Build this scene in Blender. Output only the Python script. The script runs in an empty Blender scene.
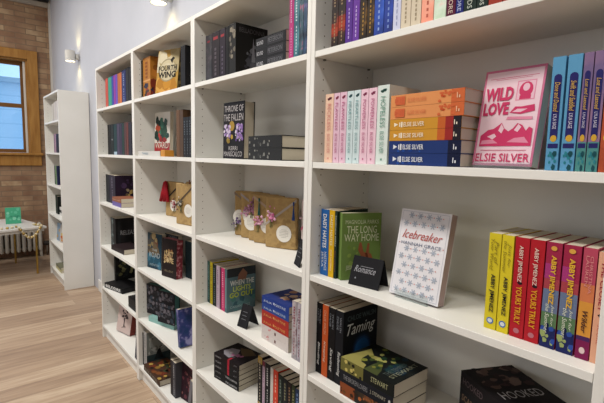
import bpy, bmesh, math, random
from mathutils import Vector, Matrix, Euler
PI = math.pi
C = bpy.context.scene.collection
W = .802
# ---------------------------------------------------------------- camera (fitted to the photograph)
F, YAW, PITCH, ROLL = 424.55, .6936, .1052, .022
CAM = Vector((.9974, -.8505, 1.4189))
_f = Vector((-math.cos(YAW)*math.cos(PITCH), math.sin(YAW)*math.cos(PITCH), -math.sin(PITCH)))
_r = Vector((math.sin(YAW), math.cos(YAW), 0)); _u = _r.cross(_f)
CR = _r*math.cos(ROLL)+_u*math.sin(ROLL); CU = -_r*math.sin(ROLL)+_u*math.cos(ROLL)
def pix(X, Y, Z):
    v = Vector((X, Y, Z))-CAM; z = v.dot(_f)
    return 302+F*v.dot(CR)/z, 201.5-F*v.dot(CU)/z
def Xat(px, Y, Z):            # where along the shelf a measured column stands
    lo, hi = -6.5, .95
    for _ in range(50):
        m = (lo+hi)/2
        if pix(m, Y, Z)[0] < px: lo = m
        else: hi = m
    return m
# ---------------------------------------------------------------- materials
def lin(h):
    r = [int(h[i:i+2], 16)/255 for i in (0, 2, 4)]
    return [c/12.92 if c <= .04045 else ((c+.055)/1.055)**2.4 for c in r]+[1]
M = {}
def mat(h, rough=.5, metal=0.):
    k = (h, rough, metal)
    if k in M: return M[k]
    m = bpy.data.materials.new('paint_'+h); m.use_nodes = True
    p = m.node_tree.nodes['Principled BSDF']
    p.inputs['Base Color'].default_value = [c*.84 for c in lin(h)[:3]]+[1]; p.inputs['Roughness'].default_value = rough; p.inputs['Metallic'].default_value = metal; p.inputs['Specular IOR Level'].default_value = .5 if metal else .09
    M[k] = m; return m
def nodes(name, rough=.5):
    m = bpy.data.materials.new(name); m.use_nodes = True
    nt = m.node_tree; p = nt.nodes['Principled BSDF']; p.inputs['Roughness'].default_value = rough; p.inputs['Specular IOR Level'].default_value = .2
    def N(t, **kw):
        n = nt.nodes.new(t)
        for k, v in kw.items():
            if k in n.inputs: n.inputs[k].default_value = v
            else: setattr(n, k, v)
        return n
    return m, nt, p, N, nt.links.new
def ramp(N, stops):
    n = N('ShaderNodeValToRGB'); e = n.color_ramp.elements
    while len(e) < len(stops): e.new(.5)
    for q, (pos, h) in zip(e, stops): q.position = pos; q.color = lin(h)
    return n
def art(a, b, c=None, sc=30, rough=.4):      # printed mottled artwork
    k = (a, b, c, sc)
    if k in M: return M[k]
    m, nt, p, N, L = nodes('printed_art', rough)
    tc = N('ShaderNodeTexCoord'); n = N('ShaderNodeTexNoise', Scale=float(sc), Detail=5.)
    L(tc.outputs['Object'], n.inputs['Vector'])
    r = ramp(N, [(.42, a), (.54, b)]+([(.62, c)] if c else []))
    L(n.outputs['Fac'], r.inputs['Fac']); L(r.outputs['Color'], p.inputs['Base Color'])
    M[k] = m; return m
def col(c): return c if isinstance(c, bpy.types.Material) else mat(c)

m, nt, p, N, L = nodes('white_laminate', .38)
tc = N('ShaderNodeTexCoord'); n = N('ShaderNodeTexNoise', Scale=3., Detail=3.); L(tc.outputs['Object'], n.inputs['Vector'])
r = ramp(N, [(.3, 'dbdad4'), (.7, 'e1e0db')]); L(n.outputs['Fac'], r.inputs['Fac']); L(r.outputs['Color'], p.inputs['Base Color'])
WHITE = m
m, nt, p, N, L = nodes('page_edges', .8)
tc = N('ShaderNodeTexCoord'); w = N('ShaderNodeTexWave', Scale=140., Distortion=1.5, bands_direction='X'); L(tc.outputs['Object'], w.inputs['Vector'])
r = ramp(N, [(.0, 'b7ad9a'), (1., 'c9c0ae')]); L(w.outputs['Fac'], r.inputs['Fac']); L(r.outputs['Color'], p.inputs['Base Color'])
PAGES = m
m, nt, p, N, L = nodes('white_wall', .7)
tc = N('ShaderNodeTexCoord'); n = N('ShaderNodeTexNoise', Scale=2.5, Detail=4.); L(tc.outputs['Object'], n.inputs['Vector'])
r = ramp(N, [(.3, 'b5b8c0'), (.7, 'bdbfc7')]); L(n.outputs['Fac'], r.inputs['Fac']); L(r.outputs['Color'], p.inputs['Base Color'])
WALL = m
# wood plank floor, boards running along Y
m, nt, p, N, L = nodes('oak_plank_floor', .42)
tc = N('ShaderNodeTexCoord'); mp = N('ShaderNodeMapping'); mp.inputs['Rotation'].default_value = (0, 0, PI/2)
L(tc.outputs['Object'], mp.inputs['Vector'])
b = N('ShaderNodeTexBrick', offset=.37, offset_frequency=2, Scale=1.); b.inputs['Brick Width'].default_value = 1.25; b.inputs['Row Height'].default_value = .15
b.inputs['Mortar Size'].default_value = .0015; b.inputs['Color1'].default_value = (0, 0, 0, 1); b.inputs['Color2'].default_value = (1, 1, 1, 1); b.inputs['Mortar'].default_value = (.3, .3, .3, 1)
b.inputs['Bias'].default_value = 0
L(mp.outputs['Vector'], b.inputs['Vector'])
mp2 = N('ShaderNodeMapping'); mp2.inputs['Scale'].default_value = (14, 1.1, 1); L(tc.outputs['Object'], mp2.inputs['Vector'])
n = N('ShaderNodeTexNoise', Scale=1.6, Detail=7., Roughness=.62, Distortion=.6); L(mp2.outputs['Vector'], n.inputs['Vector'])
ad = N('ShaderNodeMath', operation='MULTIPLY_ADD'); L(b.outputs['Color'], ad.inputs[0]); ad.inputs[1].default_value = .27; L(n.outputs['Fac'], ad.inputs[2])
r = ramp(N, [(.36, '86705e'), (.54, '9a836e'), (.70, 'aa937c'), (.88, 'bda992')]); L(ad.outputs[0], r.inputs['Fac'])
mx = N('ShaderNodeMix', data_type='RGBA'); L(b.outputs['Fac'], mx.inputs[0]); L(r.outputs['Color'], mx.inputs[6]); mx.inputs[7].default_value = lin('85725f')
L(mx.outputs[2], p.inputs['Base Color']); FLOOR = m
# brick
m, nt, p, N, L = nodes('old_brick', .85)
tc = N('ShaderNodeTexCoord'); sx = N('ShaderNodeSeparateXYZ'); cx = N('ShaderNodeCombineXYZ'); L(tc.outputs['Object'], sx.inputs[0]); L(sx.outputs['Y'], cx.inputs['X']); L(sx.outputs['Z'], cx.inputs['Y'])
b = N('ShaderNodeTexBrick', offset=.5, Scale=1.); b.inputs['Brick Width'].default_value = .23; b.inputs['Row Height'].default_value = .068; b.inputs['Mortar Size'].default_value = .005; b.inputs['Mortar Smooth'].default_value = .4
b.inputs['Color1'].default_value = (0, 0, 0, 1); b.inputs['Color2'].default_value = (1, 1, 1, 1); b.inputs['Bias'].default_value = 0
L(cx.outputs[0], b.inputs['Vector'])
n = N('ShaderNodeTexNoise', Scale=6., Detail=5.); L(tc.outputs['Object'], n.inputs['Vector'])
ad = N('ShaderNodeMath', operation='MULTIPLY_ADD'); L(b.outputs['Color'], ad.inputs[0]); ad.inputs[1].default_value = .42; L(n.outputs['Fac'], ad.inputs[2])
r = ramp(N, [(.4, '7c5d49'), (.62, '8b6e57'), (.82, '997d62'), (1., 'b39b7c')]); L(ad.outputs[0], r.inputs['Fac'])
mx = N('ShaderNodeMix', data_type='RGBA'); L(b.outputs['Fac'], mx.inputs[0]); L(r.outputs['Color'], mx.inputs[6]); mx.inputs[7].default_value = lin('7a6856')
L(mx.outputs[2], p.inputs['Base Color'])
bp = N('ShaderNodeBump', Strength=.5, Distance=.01); bp.invert = True; L(b.outputs['Fac'], bp.inputs['Height']); L(bp.outputs[0], p.inputs['Normal'])
BRICK = m
m, nt, p, N, L = nodes('varnished_oak', .4)
tc = N('ShaderNodeTexCoord'); mp = N('ShaderNodeMapping'); mp.inputs['Scale'].default_value = (12, 12, 2); L(tc.outputs['Object'], mp.inputs['Vector'])
n = N('ShaderNodeTexNoise', Scale=2., Detail=6.); L(mp.outputs[0], n.inputs['Vector']); r = ramp(N, [(.3, '8a5f2c'), (.7, 'a67a40')]); L(n.outputs['Fac'], r.inputs['Fac']); L(r.outputs[0], p.inputs['Base Color'])
OAK = m
def emis(name, h, s):
    m = bpy.data.materials.new(name); m.use_nodes = True; p = m.node_tree.nodes['Principled BSDF']
    p.inputs['Base Color'].default_value = lin(h); p.inputs['Emission Color'].default_value = lin(h); p.inputs['Emission Strength'].default_value = s; return m
def glass(name, h='ffffff', alpha=.15):
    m = bpy.data.materials.new(name); m.use_nodes = True; nt = m.node_tree; nt.nodes.clear()
    o = nt.nodes.new('ShaderNodeOutputMaterial'); mx = nt.nodes.new('ShaderNodeMixShader'); t = nt.nodes.new('ShaderNodeBsdfTransparent'); g = nt.nodes.new('ShaderNodeBsdfGlossy')
    t.inputs[0].default_value = lin(h); g.inputs['Roughness'].default_value = .05; mx.inputs[0].default_value = alpha
    nt.links.new(t.outputs[0], mx.inputs[1]); nt.links.new(g.outputs[0], mx.inputs[2]); nt.links.new(mx.outputs[0], o.inputs[0]); return m
CLEAR = glass('clear_acrylic', 'f2f6f6', .12); PANE = glass('window_glass', 'eef5fa', .06)
KRAFT = art('9a7f54', 'a68a5a', '8f744a', 25, .8)
GOLD = mat('c9a557', .3, .9)
# ---------------------------------------------------------------- mesh helpers
class MB:
    def __init__(s): s.bm = bmesh.new(); s.ms = []
    def mi(s, m):
        m = col(m)
        if m not in s.ms: s.ms.append(m)
        return s.ms.index(m)
    def face(s, pts, m):
        f = s.bm.faces.new([s.bm.verts.new(p) for p in pts]); f.material_index = s.mi(m); return f
    def box(s, x0, y0, z0, x1, y1, z1, m, bev=0):
        v = [s.bm.verts.new((x, y, z)) for x in (x0, x1) for y in (y0, y1) for z in (z0, z1)]
        i = s.mi(m); fs = []
        for q in ((0, 1, 3, 2), (4, 6, 7, 5), (0, 4, 5, 1), (2, 3, 7, 6), (0, 2, 6, 4), (1, 5, 7, 3)):
            f = s.bm.faces.new([v[k] for k in q]); f.material_index = i; fs.append(f)
        if bev:
            es = list({e for f in fs for e in f.edges})
            bmesh.ops.bevel(s.bm, geom=es, offset=bev, segments=1, affect='EDGES', material=-1)
    def cyl(s, p0, p1, r0, m, r1=None, n=12, caps=True):
        p0, p1 = Vector(p0), Vector(p1); d = (p1-p0).normalized(); a = d.orthogonal().normalized(); b = d.cross(a); r1 = r0 if r1 is None else r1
        A = [s.bm.verts.new(p0+(a*math.cos(t)+b*math.sin(t))*r0) for t in [2*PI*k/n for k in range(n)]]
        B = [s.bm.verts.new(p1+(a*math.cos(t)+b*math.sin(t))*r1) for t in [2*PI*k/n for k in range(n)]]
        i = s.mi(m)
        for k in range(n):
            f = s.bm.faces.new((A[k], A[(k+1) % n], B[(k+1) % n], B[k])); f.material_index = i; f.smooth = True
        if caps:
            for q in (A[::-1], B): f = s.bm.faces.new(q); f.material_index = i
    def ball(s, c, r, m, sub=1, sc=(1, 1, 1)):
        k = bmesh.ops.create_icosphere(s.bm, subdivisions=sub, radius=r); i = s.mi(m)
        for v in k['verts']:
            v.co = Vector((v.co.x*sc[0], v.co.y*sc[1], v.co.z*sc[2]))+Vector(c)
            for f in v.link_faces: f.material_index = i; f.smooth = True
    def build(s, name, parent=None, matrix=None):
        me = bpy.data.meshes.new(name); bmesh.ops.recalc_face_normals(s.bm, faces=s.bm.faces) if getattr(s, 'rc', False) else None
        s.bm.to_mesh(me); s.bm.free()
        for m in s.ms: me.materials.append(m)
        o = bpy.data.objects.new(name, me); C.objects.link(o)
        if parent: o.parent = parent
        if matrix: o.matrix_world = matrix
        return o
def tag(o, label, cat, group=None):
    o['label'] = label; o['category'] = cat
    if group: o['group'] = group
    return o
def thing(name, label, cat, mw=None, group=None):
    o = bpy.data.objects.new(name, None); C.objects.link(o); o.empty_display_size = .05
    if mw: o.matrix_world = mw
    return tag(o, label, cat, group)
def struct(name, mb): o = mb.build(name); o['kind'] = 'structure'; return o
# ---------------------------------------------------------------- lettering
_T = {}
def glyphs(s, bold=0., shear=0.):
    k = (s, bold, shear)
    if k in _T: return _T[k]
    cu = bpy.data.curves.new('lettering', 'FONT'); cu.body = s; cu.resolution_u = 2; cu.offset = bold; cu.shear = shear
    o = bpy.data.objects.new('lettering', cu); C.objects.link(o)
    dg = bpy.context.evaluated_depsgraph_get(); me = o.evaluated_get(dg).to_mesh()
    vs = [v.co.copy() for v in me.vertices]; fs = [tuple(p.vertices) for p in me.polygons]
    o.evaluated_get(dg).to_mesh_clear(); bpy.data.objects.remove(o); bpy.data.curves.remove(cu)
    x0 = min(v.x for v in vs); x1 = max(v.x for v in vs); y0 = min(v.y for v in vs); y1 = max(v.y for v in vs)
    _T[k] = ([((v.x-x0)/(x1-x0), (v.y-y0)/(y1-y0)) for v in vs], fs); return _T[k]
# decorations, in a face's own 0..1 coordinates (u to the right, v up)
def R(u0, v0, u1, v1, c): return ('p', [(u0, v0), (u1, v0), (u1, v1), (u0, v1)], c)
def P(pts, c): return ('p', pts, c)
def T(s, u0, v0, u1, v1, c, rot=0, bold=.0, shear=0.): return ('t', s, u0, v0, u1, v1, c, rot, bold, shear)
def D(cu, cv, ru, rv, c, n=12): return ('p', [(cu+ru*math.cos(2*PI*k/n), cv+rv*math.sin(2*PI*k/n)) for k in range(n)], c)
def Bl(seed, n, u0, v0, u1, v1, cs, s=.08, asp=1.4):     # scattered printed blobs
    rd = random.Random(seed); o = []
    for _ in range(n):
        u = rd.uniform(u0, u1); v = rd.uniform(v0, v1); a = 1.35*s*rd.uniform(.5, 1.2)
        k = rd.randint(5, 7); ph = rd.random()*6
        o.append(('p', [(min(1, max(0, u+a*rd.uniform(.6, 1)*math.cos(ph+2*PI*j/k))), min(1, max(0, v+a/asp*rd.uniform(.6, 1)*math.sin(ph+2*PI*j/k)))) for j in range(k)], rd.choice(cs)))
    return o
def Da(v0, v1, u0, u1, c, n=6, seed=1):                  # fine print too small to read, as dashes down a spine
    rd = random.Random(seed); o = []; st = (v1-v0)/n
    for k in range(n): o.append(R(u0, v0+k*st, u1, v0+k*st+st*rd.uniform(.45, .75), c))
    return o
def decorate(mb, decs, org, ud, vd, wu, hv, nrm, lift=.00025):
    k = 0
    for d in decs:
        k += 1; lv = 38 if d[0] == 't' else (k if k < 12 else 12+k % 24); off = nrm*(lift+.00004*lv)
        if d[0] == 'p':
            mb.face([org+ud*(u*wu)+vd*(v*hv)+off for u, v in d[1]], d[2])
        else:
            _, s, u0, v0, u1, v1, c, rot, bold, sh = d
            vs, fs = glyphs(s, bold, sh); pts = []
            for a, b in vs:
                if rot == 0: u, v = u0+a*(u1-u0), v0+b*(v1-v0)
                elif rot == 1: u, v = u0+b*(u1-u0), v1-a*(v1-v0)      # reads downwards
                elif rot == 2: u, v = u1-b*(u1-u0), v0+a*(v1-v0)
                pts.append(mb.bm.verts.new(org+ud*(u*wu)+vd*(v*hv)+off))
            i = mb.mi(c)
            for f in fs:
                try: q = mb.bm.faces.new([pts[j] for j in f]); q.material_index = i
                except ValueError: pass
# ---------------------------------------------------------------- books
def up(x, y, z, yaw=0): return Matrix.Translation((x, y, z+.0004)) @ Matrix.Rotation(yaw, 4, 'Z')
def upR(x, y, z, t, yaw):   # turned about its right front corner
    return Matrix.Translation((x, y, z+.0004)) @ Matrix.Rotation(yaw, 4, 'Z') @ Matrix.Translation((-t, 0, 0))
def flat(x, y, z, h, yaw=0):   # lying, front cover up, spine to the front; x = its left end
    B = Matrix(((0, 0, -1, h), (0, 1, 0, 0), (1, 0, 0, 0), (0, 0, 0, 1)))
    return Matrix.Translation((x, y, z+.0004)) @ Matrix.Rotation(yaw, 4, 'Z') @ B
def face(x, y, z, t, yaw=0, tilt=0):   # front cover to the viewer; x, y = lower left corner of the cover
    B = Matrix(((0, 1, 0, 0), (-1, 0, 0, 0), (0, 0, 1, 0), (0, 0, 0, 1)))
    n = Vector((-math.sin(yaw), math.cos(yaw), 0))
    return Matrix.Translation(Vector((x, y, z+.0006))+n*t) @ Matrix.Rotation(yaw, 4, 'Z') @ Matrix.Rotation(-tilt, 4, 'X') @ B
def lean(x, y, z, a):      # upright spine-out, leaning over to the left by angle a
    return Matrix.Translation((x, y, z+.0006)) @ Matrix.Rotation(-a, 4, 'Y')
def book(label, mw, t, h, w, base, spine=(), front=(), group=None, hard=False, pages=None, top=None, spinecol=None, name=None):
    root = thing(name or ('hardcover_book' if hard else 'paperback_book'), label, 'book', mw, group)
    c = .0024 if hard else .0009; o = .003 if hard else .0006
    mb = MB(); sc = spinecol or base
    mb.box(0, 0, 0, c, w, h, base); mb.box(t-c, 0, 0, t, w, h, base); mb.box(c, 0, 0, t-c, c, h, sc)
    if spinecol: mb.box(0, -.0002, 0, t, 0, h, sc)
    V = Vector
    decorate(mb, spine, V((0, 0, 0)), V((1, 0, 0)), V((0, 0, 1)), t, h, V((0, -1, 0)))
    decorate(mb, front, V((t, 0, 0)), V((0, 1, 0)), V((0, 0, 1)), w, h, V((1, 0, 0)))
    mb.build('cover', root)
    pb = MB(); pb.box(c, c, o, t-c, w-o*1.2, h-o, pages or PAGES); pb.build('page_block', root)
    return root
def row(Yf, z, items, group=None, gap=.0006):
    """items: (px left, px right, height, depth, base, label, spine, extra) at the spine foot"""
    for it in items:
        a, b_, h, w, base, label, sp = it[:7]; ex = it[7] if len(it) > 7 else {}
        x0 = Xat(a, Yf, z); x1 = Xat(b_, Yf, z); kc = math.floor((x0+x1)/2/W); x0 = max(x0, kc*W+.0192); x1 = min(x1, kc*W+W-.0192); dy = ex.pop('dy', 0)
        book(label, up(x0+gap, Yf+dy, z), x1-x0-2*gap, h, w, base, sp, group=ex.pop('group', group), **ex)
def stack(x, y, z, items, yaw=0, group=None):
    """bottom first: (thickness, length, width, base, label, spine, front, extra)"""
    for it in items:
        t, h, w, base, label, sp, fr = it[:7]; ex = dict(it[7]) if len(it) > 7 else {}
        dx = ex.pop('dx', 0); dyaw = ex.pop('dyaw', 0)
        book(label, flat(x+dx, y, z, h, yaw+dyaw), t-.0006, h, w, base, sp, fr, group=group, **ex); z += t
    return z
exec_rows = []
# ================================================================ ROOM
RX = -5.72
mb = MB(); mb.box(-6, -5.6, -.1, 4.2, .5, 0, FLOOR); struct('floor', mb)
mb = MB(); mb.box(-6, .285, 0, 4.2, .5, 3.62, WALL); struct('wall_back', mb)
mb = MB(); mb.box(-6.1, -5.6, 3.6, 4.2, .5, 3.7, mat('b9b9ba', .8)); struct('ceiling', mb)
# brick wall with a window opening: window spans Y -1.3..0.0, Z 1.39..2.64
wy0, wy1, wz0, wz1 = -1.15, .0, 1.39, 2.6
mb = MB()
for (y0, y1, z0, z1) in ((-5.6, wy0, 0, 3.6), (wy1, .2848, 0, 3.6), (wy0, wy1, 0, wz0), (wy0, wy1, wz1, 3.6)): mb.box(RX-.3, y0, z0, RX, y1, z1, BRICK)
struct('wall_left', mb)
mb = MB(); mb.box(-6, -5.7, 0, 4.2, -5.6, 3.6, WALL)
struct('wall_front', mb)
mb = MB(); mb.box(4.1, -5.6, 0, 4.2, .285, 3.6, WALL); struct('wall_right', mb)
# window joinery
mb = MB()
mb.box(RX, wy1, wz0-.02, RX+.035, wy1+.115, wz1+.115, OAK, .004); mb.box(RX, wy0-.115, wz0-.02, RX+.035, wy0, wz1+.115, OAK, .004)
mb.box(RX, wy0, wz1, RX+.035, wy1, wz1+.115, OAK, .004)
mb.box(RX-.02, wy0-.15, wz0-.035, RX+.06, wy1+.14, wz0-.001, OAK, .006); mb.box(RX, wy0-.13, wz0-.17, RX+.03, wy1+.12, wz0-.036, OAK, .004)
mb.box(RX-.22, wy1-.02, wz0, RX, wy1, wz1, OAK); mb.box(RX-.22, wy0, wz0, RX, wy0+.02, wz1, OAK); mb.box(RX-.22, wy0+.02, wz1-.02, RX, wy1-.02, wz1, OAK)
fr = struct('window_1', mb)
for nm, x0, z0, z1 in (('upper_sash', RX-.13, 1.98, 2.58), ('lower_sash', RX-.09, 1.392, 2.03)):
    mb = MB(); a, b_ = wy0+.021, wy1-.021; OD = mat('7c5630', .45)
    mb.box(x0, a, z0, x0+.035, a+.05, z1, OD); mb.box(x0, b_-.05, z0, x0+.035, b_, z1, OD); mb.box(x0, a+.05, z0, x0+.035, b_-.05, z0+.045, OD); mb.box(x0, a+.05, z1-.05, x0+.035, b_-.05, z1, OD)
    s = mb.build(nm, fr); mb = MB(); mb.box(x0+.014, a+.05, z0+.045, x0+.02, b_-.05, z1-.05, PANE); mb.build('pane', s)
mb = MB(); mb.box(RX-.05, wy1-.045, wz0, RX-.035, wy1-.022, wz1-.02, mat('d8d4cb')); mb.build('sash_cord', fr)
# ledge and steel beam at the top of the brick
mb = MB(); mb.box(RX, -5.6, 3.30, RX+.04, .26, 3.36, art('9a9084', 'a89d8e', None, 9, .9)); struct('trim_1', mb)
mb = MB(); mb.box(RX, -5.6, 3.362, RX+.1, .26, 3.6, mat('2f2d2e', .6)); struct('trim_2', mb)
mb = MB(); mb.box(RX, .262, 0, RX+.045, .2849, 3.6, mat('d2cfc8', .6)); struct('trim_3', mb)
BB = mat('e4e2dc', .4)
# pilaster beside the shelving and baseboards
mb = MB(); mb.box(-2.54, .10, 0, -2.42, .2849, 2.0, BB); struct('trim_4', mb)
mb = MB(); mb.box(-3.6, .27, 0, -2.541, .2849, .12, BB, .003); struct('baseboard_back', mb)
mb = MB(); mb.box(-2.555, .088, 0, -2.41, .0999, .12, BB, .003); struct('baseboard_pilaster', mb)
# ================================================================ BOOKCASES
LV = [1.73, 1.403, 1.052, .725, .405, .10]
HOLE = mat('8d867a', .7)
def bookcase(x0, label, holes=True, group=None):
    D = .28; root = thing('bookcase', label, 'bookcase', Matrix.Translation((x0, 0, 0)), group)
    for s in (0, 1):
        a = .0005 if s == 0 else W-.0185; mb = MB(); mb.box(a, 0, 0, a+.018, D, 2.02, WHITE, .0008)
        if holes:
            xf = a+.018+.0002 if s == 0 else a-.0002; sg = 1 if s == 0 else -1
            z = .18
            while z < 1.97:
                if all(abs(z-l+.009) > .02 for l in LV):
                    for y in (.037, .235):
                        pts = [(xf, y+.0025*math.cos(2*PI*k/6), z+.0025*math.sin(2*PI*k/6)) for k in range(6)]
                        mb.face(pts if s == 0 else pts[::-1], HOLE)
                z += .032
        mb.build('side_panel', root)
    mb = MB(); mb.box(.019, 0, 2.002, W-.019, D, 2.02, WHITE, .0008); mb.build('top_panel', root)
    mb = MB(); mb.box(.019, D-.02, .082, W-.019, D-.016, 2.0015, WHITE); mb.build('back_panel', root)
    for l in LV[:5]:
        mb = MB(); mb.box(.0195, .001, l-.018, W-.0195, .259, l, WHITE, .0008)
        for y in (.037, .235):
            for x in (.019, W-.026): mb.box(x, y-.003, l-.0225, x+.007, y+.003, l-.0182, mat('6e6a63', .4, .6))
        mb.build('shelf', root)
    mb = MB(); mb.box(.019, .0, .082, W-.019, .259, .10, WHITE, .0008); mb.build('bottom_panel', root)
    mb = MB(); mb.box(.019, .02, 0, W-.019, .036, .0815, WHITE); mb.build('plinth', root)
    return root
bookcase(-3*W, 'tall white bookcase standing nearest the pilaster, leftmost of the joined row', True, 'joined bookcases')
bookcase(-2*W, 'tall white bookcase holding the thick cream and gold display book on its top level', True, 'joined bookcases')
bookcase(-W, 'tall white bookcase with a row of kraft-wrapped books on its middle shelf', True, 'joined bookcases')
bookcase(0, 'nearest white bookcase holding the pink display book and the white snowflake book', True, 'joined bookcases')
bookcase(W, 'white bookcase at the right border of the photo, only its edge in view', True, 'joined bookcases')
bookcase(-3.80-W, 'lone tall white bookcase near the brick wall, its blank side showing', True)
K, WH = '151416', 'e9e4da'
# ================================================================ CASE 4 (nearest) ================
g = 'paperbacks on the top shelf of the nearest bookcase'
z = LV[0]; cut = lambda c, n=9, s=1: Da(.08, .5, .42, .58, c, n, s)+Da(.56, .93, .36, .60, c, n, s+50)
A1 = art('1e1412', '3a1d17', 'a03c26', 14); A2 = art('1d1510', '3c2a14', '8a6326', 14)
row(.02, z, [
 (330.8, 337.5, .205, .13, A1, 'dark red-flecked paperback, first upright book from the bookcase side on the top shelf', [R(0, .16, 1, .34, '8c3526'), R(0, .2, 1, .28, 'a8432e')]+cut('9a8468', 9, 1)),
 (337.7, 344.6, .205, .13, A1, 'dark red-flecked paperback between its twin and the purple books, top shelf', [R(0, .22, 1, .42, '8c3526'), R(0, .26, 1, .34, 'a8432e')]+cut('9a8468', 9, 1)),
 (344.8, 351.8, .205, .13, '57328c', 'deep purple paperback beside the dark red-flecked pair on the top shelf', cut('b9a6dd', 8, 2)),
 (352, 358.7, .205, .13, '6a3d9c', 'lighter purple paperback beside the brown and gold pair on the top shelf', cut('c3b0e0', 8, 2)),
 (358.9, 365.9, .205, .13, A2, 'dark brown and gold paperback next to the purple books on the top shelf', cut('b08a44', 8, 3)),
 (366.1, 373.2, .205, .13, A2, 'dark brown and gold paperback next to the blue books on the top shelf', cut('b08a44', 8, 3)),
 (373.4, 383, .205, .13, art('20357c', '2b4fae', '3f63c0', 10), 'bright blue paperback beside the brown and gold pair on the top shelf', cut('8fa6dc', 6, 4)),
 (383.2, 392.2, .205, .13, art('1e2c6c', '26409a', '2a4aa8', 10), 'blue paperback beside the pale lavender book on the top shelf', cut('7f96d0', 6, 4)),
 (392.4, 400, .205, .13, 'cfd3ea', 'pale lavender paperback between blue and cream books on the top shelf', cut('9aa0c4', 6, 5)),
 (400.2, 410, .20, .13, 'd8cbb4', 'cream paperback beside the pale lavender book on the top shelf', cut('9c8e76', 8, 6)),
 (410.2, 420.4, .20, .13, 'd8cbb4', 'cream paperback beside the coral book on the top shelf', cut('9c8e76', 8, 6)),
 (420.7, 433, .20, .13, art('e08e78', 'e8a38c', 'dcb8a4', 12), 'coral pink paperback between cream and pale green books on the top shelf', cut('b8604e', 6, 7)),
 (433.2, 445.5, .20, .13, art('b9cdb4', 'cddccb', 'e0c8bc', 18), 'pale green floral paperback beside the coral book on the top shelf', []),
 (445.8, 455, .20, .13, '5b1f3a', 'maroon paperback beside the pale green floral book on the top shelf', [T('LUCY SCORE', .25, .05, .75, .5, 'd8c3b4', 1)]),
 (455.2, 463, .20, .13, '262d74', 'navy paperback next to the maroon book on the top shelf', [T('LUCY SCORE', .25, .05, .75, .5, 'b8c0e0', 1)]),
 (463.2, 476, .20, .13, '26332f', 'dark green paperback beside the navy book on the top shelf', [T('GODS', .3, .05, .7, .25, 'c8cfc4', 1)]),
 (476.2, 487.5, .20, .13, '26332f', 'dark green paperback beside the brick-red books on the top shelf', [T('GODS', .3, .05, .7, .25, 'c8cfc4', 1)]),
 (488, 502, .20, .13, '9a3b2e', 'brick-red paperback touching the dark green pair on the top shelf', []),
 (502.3, 516, .20, .13, '9a3b2e', 'brick-red paperback furthest from the bookcase side on the top shelf', [])], g)
# --- shelf 1.403
z = LV[1]; g = 'pastel western romance paperbacks'
def pastel(t, c, ic, a='ELSIE SILVER'):
    return [D(.5, .93, .28, .014, ic, 7), D(.62, .945, .2, .01, ic, 7), D(.42, .918, .14, .012, ic, 6), T(t, .3, .47, .72, .86, c, 1), T(a, .33, .14, .68, .42, c, 1), R(.42, .05, .58, .075, c)]
pk, bl_ = 'e3bfd0', 'cfe0e2'
row(.02, z, [
 (323.9, 332, .20, .132, 'edc9b0', 'pastel peach paperback at the end by the bookcase side, left of the pink ones', pastel('RECKLESS', 'd98e84', '5e2731')),
 (332.3, 338.3, .20, .132, pk, 'dusty pink paperback beside the peach one in the pastel row', pastel('FLAWLESS', 'b2527e', '7b2341')),
 (338.5, 345, .20, .132, pk, 'dusty pink paperback beside the first pale blue one in the pastel row', pastel('FLAWLESS', 'b2527e', '7b2341')),
 (345.2, 351.7, .20, .132, bl_, 'pale blue paperback beside the dusty pink pair in the pastel row', pastel('HEARTLESS', '6f9a9c', '28484e')),
 (351.9, 358.6, .20, .132, bl_, 'pale blue paperback beside the light pink pair in the pastel row', pastel('HEARTLESS', '6f9a9c', '28484e')),
 (358.8, 366.2, .20, .132, 'ecc8d6', 'light pink paperback beside the pale blue pair in the pastel row', pastel('POWERLESS', 'b95d86', '7d3350')),
 (366.4, 374.7, .20, .132, 'ecc8d6', 'light pink paperback beside the mint white one in the pastel row', pastel('POWERLESS', 'b95d86', '7d3350')),
 (375, 386.6, .203, .132, 'dce8e2', 'mint white paperback beside the orange and navy stack', pastel('HOPELESS', '6e9c8a', '2a4a44'))], g)
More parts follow.
